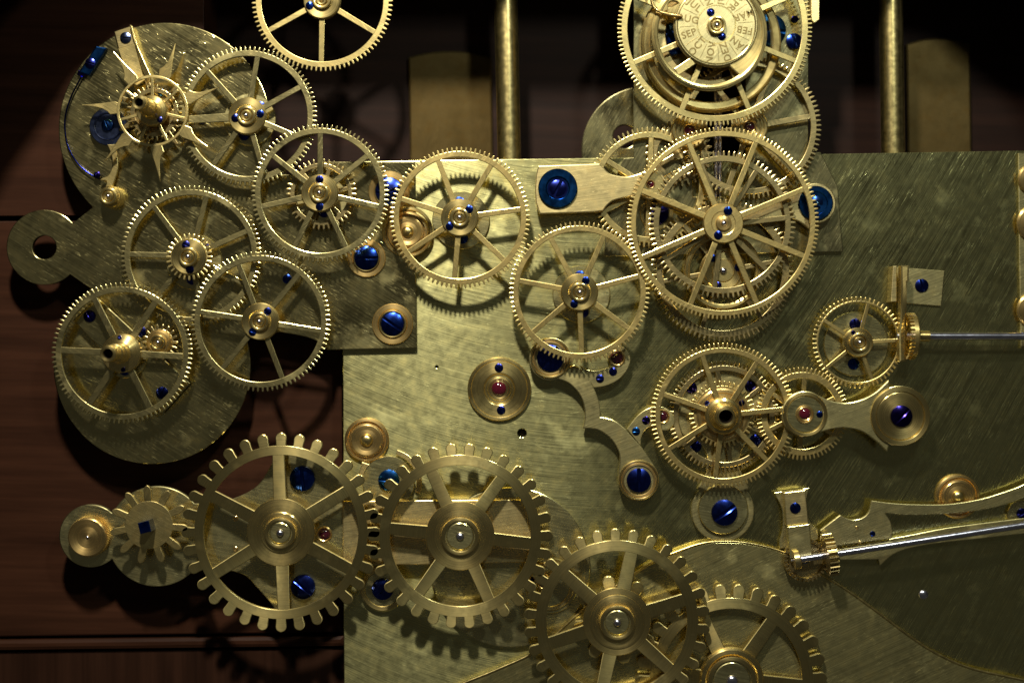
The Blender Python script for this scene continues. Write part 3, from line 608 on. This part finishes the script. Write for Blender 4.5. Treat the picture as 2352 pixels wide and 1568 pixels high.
C2 = Thing('cock', 'S shaped brass cock with two ring ends holding blue screws', 'cock', 1370, 960, 30)
o = arc(1264, 824, 49, 300, 0 - 20, 40)[::-1] if False else []
o = arc(1264, 824, 49, -20, 292, 48) + cr([(1283, 870), (1309, 881), (1333, 908), (1343, 940), (1343, 965), (1339, 983)]) + cr([(1339, 983), (1358, 984), (1377, 988), (1403, 1007), (1420, 1034), (1424, 1056), (1421, 1085)]) + arc(1467, 1102, 47, 160, 395, 40) + cr([(1506, 1075), (1495, 1058), (1473, 1026), (1440, 990)]) + cr([(1438, 986), (1417, 969), (1400, 961), (1379, 957)]) + cr([(1379, 955), (1377, 927), (1363, 889), (1342, 854), (1320, 838)])
C2.add('body', extrude(C2.L(o), (), -16, 0, 1.5), 'cock2')
for (x, y, a, sr) in ((1264, 822, -35, 31), (1467, 1102, 0, 28)):
    C2.washer(x, y, 34, 40, 0, 3, 'gold'); C2.washer(x, y, 41, 46, 0, 4.5); C2.screw(x, y, sr, 0, a, 'blue', 12, slot=5)
    C2.add('foot', cached('c2foot', lambda: lathe([(38, -29.5), (38, -16)], 40)), 'turned', C2.rel(x, y) + (0,))
o = cr([(1330, 836), (1348, 848), (1370, 851), (1392, 846), (1403, 838), (1394, 818), (1400, 806), (1420, 794), (1436, 800), (1448, 822), (1441, 848), (1420, 872), (1390, 886), (1364, 890)]) + [(1350, 868)]
C2.add('wing', extrude(C2.L(o), (), -16, -1, 1), 'cock2'); C2.jewel(1417, 822, 15, -1, 'garnet'); C2.screw(1408, 853, 9.5, -2, 20); C2.screw(1378, 869, 9.5, -2, 90)
o = [(1440, 985)] + cr([(1440, 985), (1462, 957), (1480, 942), (1501, 934), (1525, 935), (1546, 952), (1549, 972), (1532, 988), (1510, 985), (1493, 980), (1480, 990), (1473, 1005), (1472, 1024)])
C2.add('wing', extrude(C2.L(o), (), -16, -1, 1), 'cock2'); C2.jewel(1521, 956, 13, -1, 'garnet'); C2.screw(1484, 965, 9.5, -2, 80, 'blue_dark'); C2.screw(1461, 990, 9.5, -2, 90, 'blue_bright')

T = Thing('jewel_bearing', 'large round jewel setting with ruby and two blue screws', 'bearing', 1147, 893, 0, 'jewelled bearings')
T.add('setting', lathe([(73, 0), (73, 7), (71, 9), (66, 9), (64, 7), (63, 8), (38, 8), (36, 7), (33, 3), (28, 3), (25, 5.5), (22, 5.5), (20, 3.5), (0, 3.5)], 80), 'turned'); T.jewel(1146, 892, 17, 3.5, 'ruby', False)
T.screw(1146, 844, 10, 7, 50); T.screw(1151, 941, 10, 7, 30)

# ================================================================== gilt buttons
def button(x, y, z, r, lab):
    T = Thing('gilt_button', lab, 'button', x, y, z, 'knurled gilt buttons')
    T.add('base', lathe([(r, 0), (r, 5), (r - 3, 8), (r * .86, 8.5), (r * .84, 3), (0, 3)], 72), 'gold')
    T.add('knurl', extrude(toothed(r * .77, 64, 2.2, [(-.5, 0), (0, 1)]), (), 5, 11, .8, 'knurl', 50), 'gold')
    T.add('dish', lathe([(r * .70, 10.5), (r * .70, 12), (r * .67, 13), (r * .64, 13), (r * .36, 9.6), (r * .34, 8.5), (0, 8.5)], 56), 'gold')
    T.add('ball', lathe([(r * .29, 10.6), (r * .28, 14), (r * .22, 17.5), (r * .12, 19.6), (0, 20)], 32, ang=60), 'rod')
button(843, 1010, 1, 51, 'knurled gilt button at the left edge of the main plate')
button(2198, 1139, 1, 51, 'knurled gilt button behind the long curved lever')
button(937, 533, 15, 47, 'knurled gilt button left of the bright wheel')
LP.washer(937, 533, 50, 58, 0, 5, 'turned')
T = Thing('knurled_dish', 'knurled gilt dish on the round ear of the lower bridge', 'button', 208, 1230, 21)
T.add('knurl', extrude(toothed(46, 74, 2.4, [(-.5, 0), (0, 1)]), (), 0, 24, 1.2, 'knurl', 50), 'gold')
T.add('dish', lathe([(43, 23.5), (43, 26), (41, 27), (16, 22.5), (13, 21), (12, 16), (4, 15), (0, 15)], 64), 'gold'); T.add('pivot', lathe([(4, 17), (4, 24), (2, 27), (0, 27)], 16, ang=60), 'steel')

# ================================================================== BIG TOOTHED WHEELS (each tooth a sub-part of its rim)
def tooth_mesh(r, wd, ln, thick):
    half = [(r - ln - 4, .46), (r - ln, .45), (r - ln * .7, .46), (r - ln * .42, .5), (r - ln * .25, .46), (r - ln * .11, .33), (r - ln * .03, .15)]
    pts = [(x, -wd * v) for x, v in half] + [(r, 0)] + [(x, wd * v) for x, v in half[::-1]]
    return extrude(pts, (), -thick + .5, -.15, 1.1, 'tooth')
def bigwheel(label, x, y, h, r, nt, ln, wd, ri, ns, phase, hub, sw, a0=0.0, thick=10):
    T = Thing('strike_wheel', label, 'gear wheel', x, y, h, 'big wheels with finger shaped teeth')
    rim = T.add('rim', extrude(circ(r - ln, 120), [circ(ri, 110)], -thick, 0, .6, 'rim'), 'big')
    tm = tooth_mesh(r, wd, ln, thick)
    for i in range(nt): T.add('tooth', tm, 'big', (0, 0, 0), R(a0 + 360 * i / nt), rim)
    for i in range(ns):
        me = cached(('bsp', hub, ri, sw), lambda: extrude([(hub - 6, -sw * .56), (ri + 4, -sw / 2), (ri + 4, sw / 2), (hub - 6, sw * .56)], (), -thick + .6, -.5, 1.0))
        T.add('spoke', me, 'big', (0, 0, 0), R(phase + 360 * i / ns))
    T.add('hub', cached(('bhub', hub), lambda: lathe([(hub, -thick), (hub, -1), (hub - 1, 0), (0, 0)], 72)), M['turned'])
    T.add('arbor', cached(('barb', h), lambda: lathe([(14, -h + .5), (14, -thick)], 24)), 'steel')
    return T
def big_nut(T, r, disc_r, pr, h=8, collar=0):
    if collar: T.add('collar', lathe([(collar, 0), (collar, 2), (collar - 2, 3), (r + 2, 3), (0, 3)], 64), 'turned')
    k = T.add('knurled_nut', extrude(toothed(r, int(r * 1.9), 1.8, [(-.5, 0), (0, 1)]), [circ(disc_r + 4, 48)], 0, h + 3, .8, 'knurl', 50), 'turned')
    T.add('cap', lathe([(disc_r + 3.6, 0), (disc_r + 3.6, h - 2), (disc_r + 1, h - 2), (disc_r, h), (disc_r - 2, h + 1), (pr + 1, h + 1), (pr, h), (0, h)], 56), 'disc', (0, 0, 0), 0, k)
    T.add('pivot', lathe([(pr, h), (pr * .98, h + 3), (pr * .8, h + 6), (pr * .4, h + 8), (0, h + 8.4)], 28, ang=60), 'steel', (0, 0, 0), 0, k)
T = bigwheel('leftmost large six spoked wheel with finger shaped teeth', 645, 1222, 66, 229, 32, 30, 25, 178, 6, 32, 78, 27, 90)
big_nut(T, 36, 24, 8.5, 9, 47)
T = bigwheel('middle large six spoked wheel with finger shaped teeth', 1057, 1230, 66, 213, 30, 27, 25, 162, 6, 54, 79, 27, 96)
big_nut(T, 44, 31, 9.5, 6)
T = bigwheel('large six spoked wheel with finger teeth at the bottom centre', 1417, 1427, 66, 214, 30, 27, 24, 162, 6, 18, 78, 29, 91)
T.add('recess_ring', lathe([(62, 0), (62, 1.5), (60, 2), (44, 1.2), (0, 1.2)], 64), 'turned'); big_nut(T, 40, 28, 9, 9)
T.add('lower_pinion', extrude(toothed(103, 8, 36, [(-.5, 0), (-.2, 0), (-.23, .4), (-.2, .75), (-.1, .95), (0, 1), (.1, .95), (.2, .75), (.23, .4), (.2, 0)], .2), (), -34, -22, 1.4), 'big')
T = bigwheel('large finger toothed wheel cut off by the bottom edge', 1680, 1560, 42, 220, 30, 32, 27, 163, 6, -5, 74, 30, 97)
T.add('ring', ring([(58, 0), (58, 8), (61, 10), (70, 10), (73, 7), (73, 0)], 72), 'turned'); big_nut(T, 56, 42, 13, 10)
T = Thing('winding_pinion', 'eleven leaved winding pinion with a blue square arbor at lower left', 'pinion', 342, 1205, 66)
rim = T.add('body', extrude(circ(55, 72), (), -11, 0, .6), 'gear')
tm = tooth_mesh(91, 17.5, 37, 11)
for i in range(11): T.add('tooth', tm, 'gear', (0, 0, 0), R(93 + 360 * i / 11), rim)
T.add('square_arbor', extrude([(-13, -13), (13, -13), (13, 13), (-13, 13)], (), 0, 40, 1.5), 'blue_grey', (0, 0, 0), R(14)); T.add('arbor_end', extrude([(-12.2, -12.2), (12.2, -12.2), (12.2, 12.2), (-12.2, 12.2)], (), 39.5, 41, .6), 'blue', (0, 0, 0), R(14))
T.add('arbor', lathe([(14, -46), (14, -10)], 24), 'steel')

# ================================================================== star wheel and furniture of the left plate
T = Thing('star_wheel', 'seven pointed brass star wheel with a tall hollow post', 'star wheel', 350, 255, 62)
T.add('rim', extrude(circ(82, 90), [circ(76, 80)], -5, 0, .6), 'gear')
thorn = [(79, -12), (88, -14), (100, -11.5), (122, -6.5), (145, -2.4), (163, 0.2), (150, 1.6), (132, 2.4), (116, 4.4), (104, 9.5), (96, 16.5), (79, 13)]
tm = extrude(thorn, (), -4.6, -.4, .8, 'point')
for i, a in enumerate((71, 19.5, -33, -84, 226, 175, 123)):
    T.add('point', tm, 'gear', (0, 0, 0), R(a))
    T.add('spoke', cached('stsp', lambda: extrude([(30, -3.6), (76, -3), (76, 3), (30, 3.6)], (), -4.4, -.5, .6)), 'gear', (0, 0, 0), R(a + 20))
T.add('hub', lathe([(35, -12), (35, 8), (33, 10), (22, 12), (21, 40), (20, 42), (19, 44), (18, 100), (16, 102), (16, 118), (14.5, 119.5), (10, 119.5), (9.6, 92), (0, 92)], 48), 'turned'); T.add('bore', lathe([(9.5, 92.3), (9.5, 113), (9, 113), (8.6, 94), (0, 94)], 28), 'bore')
T.add('screw', screw_mesh(6.5, 4, 1.2, 1.2), 'blue', (20, -22, 9), 0.3)
T.add('lower_wheel', extrude(toothed(66, 34, 10, FINE), [circ(46, 50)], -24, -18, .8), 'gear_low')
T.add('arbor', lathe([(11, -47), (11, -10)], 20), 'steel')
T.add('numeral', text_mesh('6', 12, .15), 'engrave', (78, -70, -.2), R(-90))
T = Thing('locking_star', 'dark toothed locking wheel beneath the star wheel', 'star wheel', 353, 262, 34)
T.add('body', extrude(toothed(88, 7, 44, [(-.5, 0), (-.3, .1), (-.05, 1), (.02, 1), (.1, .3), (.3, 0)]), [circ(24, 30)], -5, 0, .8), 'gear_low')
T.add('hub', lathe([(30, -18), (30, 3), (0, 3)], 36), 'gold'); T.screw(371, 213, 8, -8, 20, 'blue_bright', 16)
T = Thing('jumper_block', 'brass jumper block with blue screw at the top of the left plate', 'block', 300, 110, 14)
T.add('foot', extrude(T.L([(266, 76), (304, 63), (320, 104), (276, 116)]), (), 0, 12, 1), 'cock'); T.screw(292, 90, 13, 11, 90, 'blue_grey')
T.add('tongue', extrude(T.L([(275, 115), (313, 103), (340, 185), (318, 200), (300, 190)]), (), 4, 16, 1), 'gear')
T.add('blade', extrude(T.L([(304, 63), (309, 64), (322, 110), (352, 178), (347, 200), (332, 165)]), (), 0, 24, .8), 'turned')
T = Thing('spring_clamp', 'blue steel spring clamp with screw at the edge of the left plate', 'clamp', 215, 145, 14)
T.add('plate', extrude(T.L([(224, 109), (248, 113), (208, 176), (184, 168)]), (), 0, 12, 2), 'blue_bright'); T.screw(211, 148, 12, 11, 75, 'blue'); T.add('tab', extrude(T.L([(183, 163), (200, 170), (196, 180), (179, 174)]), (), 0, 9, 1), 'blue_dark')
T = Thing('wire_spring', 'thin curved dark wire spring along the edge of the left plate', 'spring', 190, 300, 14)
q = cr([(190, 178), (168, 220), (154, 262), (152, 300), (160, 340), (180, 375), (205, 398), (226, 410)], 6)
T.add('wire', tube_path([(x - 190, 300 - y, 9) for x, y in q], 2.0, 8), 'blue_dark')
T = Thing('blue_roller', 'blue grey steel roller with a blue screw left of the star wheel', 'roller', 253, 293, 14)
T.add('disc', lathe([(43, 0), (43, 16), (41.5, 17.5), (33, 17.5), (31, 19), (29.5, 18), (28, 16.5), (0, 16)], 64), 'blue_grey'); T.screw(252, 290, 13, 16, 20, 'blue_bright', 9)
T = Thing('detent_arm', 'slender curved brass detent arm below the blue roller', 'lever', 262, 385, 14)
o = cr([(252, 335), (262, 360), (263, 385), (254, 405), (240, 412), (236, 416), (250, 418), (248, 432)], 5) + cr([(262, 432), (270, 410), (276, 385), (274, 358), (270, 335)], 5)
T.add('arm', extrude(T.L(o), (), 12, 20, 1), 'gear'); T.screw(227, 404, 8, 8, 10, 'blue_dark', 10)
T = Thing('knurled_post', 'knurled brass post with steel pivot below the star wheel', 'post', 262, 455, 14)
T.add('base', lathe([(26, 0), (26, 3), (25, 30), (23, 34), (0, 34)], 48), 'turned'); T.add('collar', extrude(toothed(20, 44, 1.3, [(-.5, 0), (0, 1)]), (), 33, 42, .8, 'knurl', 50), 'turned'); nut(T, 19, 41, 8)

# ================================================================== shafts, contrate wheels, levers at right
ex = (0, R(90), 0)
T = Thing('shaft', 'horizontal polished steel shaft with brass contrate wheel at right', 'shaft', 2200, 772, 42)
T.add('rod', tube_path([(-140, 0, 0), (420, 0, 0)], 8.8, 24), 'steel')
T.add('collar', lathe([(13, 0), (14, 2), (12.5, 4), (12.5, 28), (0, 28)], 32), 'turned', (-94, 0, 0), 0, None, ex)
T.add('wheel_disc', lathe([(33, 0), (34, 4), (31, 6), (0, 6)], 40), 'turned', (-101, 0, 0), 0, None, ex)
def contrate(T, x, rr, w0, wt, n, mat='gear_b', euler=ex, y=0):
    cup = T.add('contrate_wheel', ring([(rr - 4, 0), (rr, 0), (rr, w0), (rr - 3, w0 + 3), (8, w0 + 3), (8, w0 - 2), (rr - 5, w0 - 2)], 64), mat, (x, y, 0), 0, None, euler)
    def mk():
        V, F = [], []
        for i in range(n):
            a = 2 * PI * i / n; wd = 2 * PI / n * .27; b = len(V)
            for q, zt in ((rr - 4.2, 0), (rr - .3, 0)):
                for aa, zz in ((-wd, .5), (-wd, -wt * .7), (0, -wt), (wd, -wt * .7), (wd, .5)):
                    V.append((q * math.cos(a + aa), q * math.sin(a + aa), zz))
            F += [(b, b + 1, b + 2, b + 3, b + 4), (b + 9, b + 8, b + 7, b + 6, b + 5)]
            for k in range(5):
                l = (k + 1) % 5; F.append((b + k, b + 5 + k, b + 5 + l, b + l))
        me = bpy.data.meshes.new('teeth'); me.from_pydata(V, [], F); return finish(me)
    T.add('teeth', mk(), mat, (0, 0, 0), 0, cup)
contrate(T, -112, 54, 9, 11, 34)
T = Thing('shaft_bracket', 'angled brass bracket with blue screw holding the horizontal shaft', 'bracket', 2110, 700, 0)
T.add('plate', extrude(T.L([(2045, 613), (2168, 622), (2160, 703), (2046, 694)]), (), 0, 6, 1), 'cock2'); T.screw(2115, 656, 15.5, 5, 15, 'blue')
T.add('upright', extrude(T.L([(2041, 613), (2049, 613), (2049, 694), (2036, 694)]), (), 0, 40, 1), 'cock')
T.add('arm', extrude(T.L([(2055, 612), (2073, 613), (2072, 650), (2069, 650), (2067, 745), (2068, 770), (2066, 828), (2052, 830), (2051, 770), (2053, 745), (2056, 660)]), (), 30, 54, 2.5), 'turned')

a2 = math.atan2(1285 - 1205, 2352 - 1830)
T = Thing('shaft', 'slanting polished steel shaft at the lower right', 'shaft', 1906, 1273, 62)
dx, dy = math.cos(a2), math.sin(a2)
T.add('rod', tube_path([(-76 * dx, -76 * dy, 0), (520 * dx, 520 * dy, 0)], 8.2, 24), 'steel')
e2 = (0, R(90), a2)
def at(d): return (d * dx, d * dy, 0)
def spur(n, r, w): return extrude(toothed(r, n, 8, BLUNT), [circ(7, 20)], -w / 2, w / 2, 1, 'pinion')
T.add('pinion', spur(24, 49, 22), 'gear_low', at(0), 0, None, e2); T.add('collar', lathe([(16, 10), (16, 18), (14, 20), (0, 20)], 32), 'gold', at(-6), 0, None, e2)
T.add('bearing', lathe([(22, -6), (22, 6), (20, 8), (10, 8), (0, 8)], 40), 'cock', at(-78), 0, None, e2); T.add('pivot', lathe([(3, 0), (3, 6), (0, 8)], 12), 'steel', at(-84), 0, None, (0, R(-90), a2))
T = Thing('crown_wheel', 'dark bronze crown wheel meshing with the slanting shaft pinion', 'gear wheel', 1850, 1285, 40)
T.add('body', lathe([(50, -18), (50, -2), (48, 0), (42, 0), (40, -4), (0, -4)], 56), 'gear_low')
def crown():
    V, F = [], []
    for i in range(30):
        a = 2 * PI * i / 30; wd = .055; b = len(V)
        for q in (42, 50):
            for aa, zz in ((-wd, -1), (-wd * .7, 8), (wd * .7, 8), (wd, -1)): V.append((q * math.cos(a + aa), q * math.sin(a + aa), zz))
        F += [(b + 3, b + 2, b + 1, b), (b + 4, b + 5, b + 6, b + 7), (b, b + 1, b + 5, b + 4), (b + 1, b + 2, b + 6, b + 5), (b + 2, b + 3, b + 7, b + 6)]
    me = bpy.data.meshes.new('teeth'); me.from_pydata(V, [], F); return finish(me)
T.add('teeth', crown(), 'gear_low'); T.add('arbor', lathe([(10, -39), (10, -4)], 20), 'steel')
T = Thing('strap_bracket', 'flared brass strap with blue screw above the slanting shaft', 'bracket', 1830, 1190, 40)
o = [(1782, 1133), (1863, 1122)] + cr([(1863, 1122), (1856, 1150), (1856, 1180), (1868, 1205), (1884, 1218)]) + [(1884, 1240), (1840, 1262), (1795, 1262)] + cr([(1795, 1245), (1803, 1210), (1800, 1170), (1782, 1133)])
T.add('plate', extrude(T.L(o), (), -30, -22, 1), 'cock2')
T.add('strap', extrude(T.L([(1800, 1130), (1848, 1124), (1855, 1200), (1806, 1206)]), (), -22, 8, 1.2), 'cock'); T.add('step', extrude(T.L([(1806.5, 1207), (1855.5, 1201), (1862, 1272), (1812, 1279)]), (), -10, 16, 1.2), 'cock2'); T.screw(1825, 1165, 12.5, 7, 35, 'blue')
T.add('foot', box(-20, 16, 0, 50, -39, -22, 1), 'cock2')

L1 = Thing('long_lever', 'long curved brass lever with a notched head at right', 'lever', 2120, 1180, 34)
o = cr([(2002, 1149), (2050, 1155), (2110, 1158), (2180, 1157), (2250, 1146), (2310, 1128), (2352, 1112), (2420, 1080)]) + cr([(2430, 1108), (2352, 1143), (2290, 1163), (2210, 1176), (2120, 1181), (2070, 1181), (2032, 1177)]) + cr([(2032, 1177), (2044, 1195), (2049, 1215), (2049, 1236)]) + [(1914, 1254), (1890, 1232), (1884, 1217), (1930, 1182)] + cr([(1930, 1182), (1945, 1190), (1962, 1193), (1982, 1188), (1996, 1174), (2002, 1149)])
L1.add('lever', extrude(L1.L(o), (), -9, 0, 1.2), 'cock2'); L1.add('pin', screw_mesh(6.5, 4, 1.4, 1.2), 'blue', L1.rel(2004, 1225) + (-1,))
for p in ((1968, 1211), (1975, 1244)): L1.add('rivet', cached('rivet', lambda: lathe([(4, -1), (4, .5), (3, 1), (0, 1)], 16)), 'gold', L1.rel(*p) + (0,))
T = Thing('lower_lever', 'dim brass lever beneath the slanting steel shaft', 'lever', 2200, 1230, 14)
o = cr([(1915, 1262), (2000, 1245), (2100, 1226), (2200, 1208), (2430, 1180)]) + cr([(2430, 1216), (2250, 1236), (2130, 1250), (2060, 1268), (2022, 1298)]) + [(2018, 1284), (1930, 1285)]
T.add('lever', extrude(T.L(o), (), -12, 0, 1.2), 'cock2')
T = Thing('edge_screw', 'blue screw in a brass boss at the right edge above the slanting shaft', 'screw boss', 2344, 1180, 0)
T.disc(2344, 1180, 34, 0, 10, 'disc'); T.screw(2344, 1178, 13, 9, 120, 'blue_dark')
T = Thing('edge_plate', 'upright brass plate at the right edge of the picture', 'plate', 2400, 560, 10)
T.add('plate', extrude(T.L([(2339, 352), (2480, 350), (2480, 800), (2345, 800), (2341, 576)]), (), -9, 0, 1.4), 'cock2')
for i, (x, y, r) in enumerate(((2372, 412, 35), (2376, 513, 42), (2374, 712, 40))):
    T = Thing('edge_washer', ('upper', 'middle', 'lower')[i] + ' gilt ring boss cut by the right edge', 'washer', x, y, 11, 'ring bosses at the right edge')
    T.add('ring', ring([(r * .55, 0), (r * .55, 6), (r * .62, 8), (r * .9, 8), (r, 5), (r, 0)], 48), 'gold'); T.screw(x, y, r * .5, 1, 40 * i)
print('objects', len(bpy.data.objects))
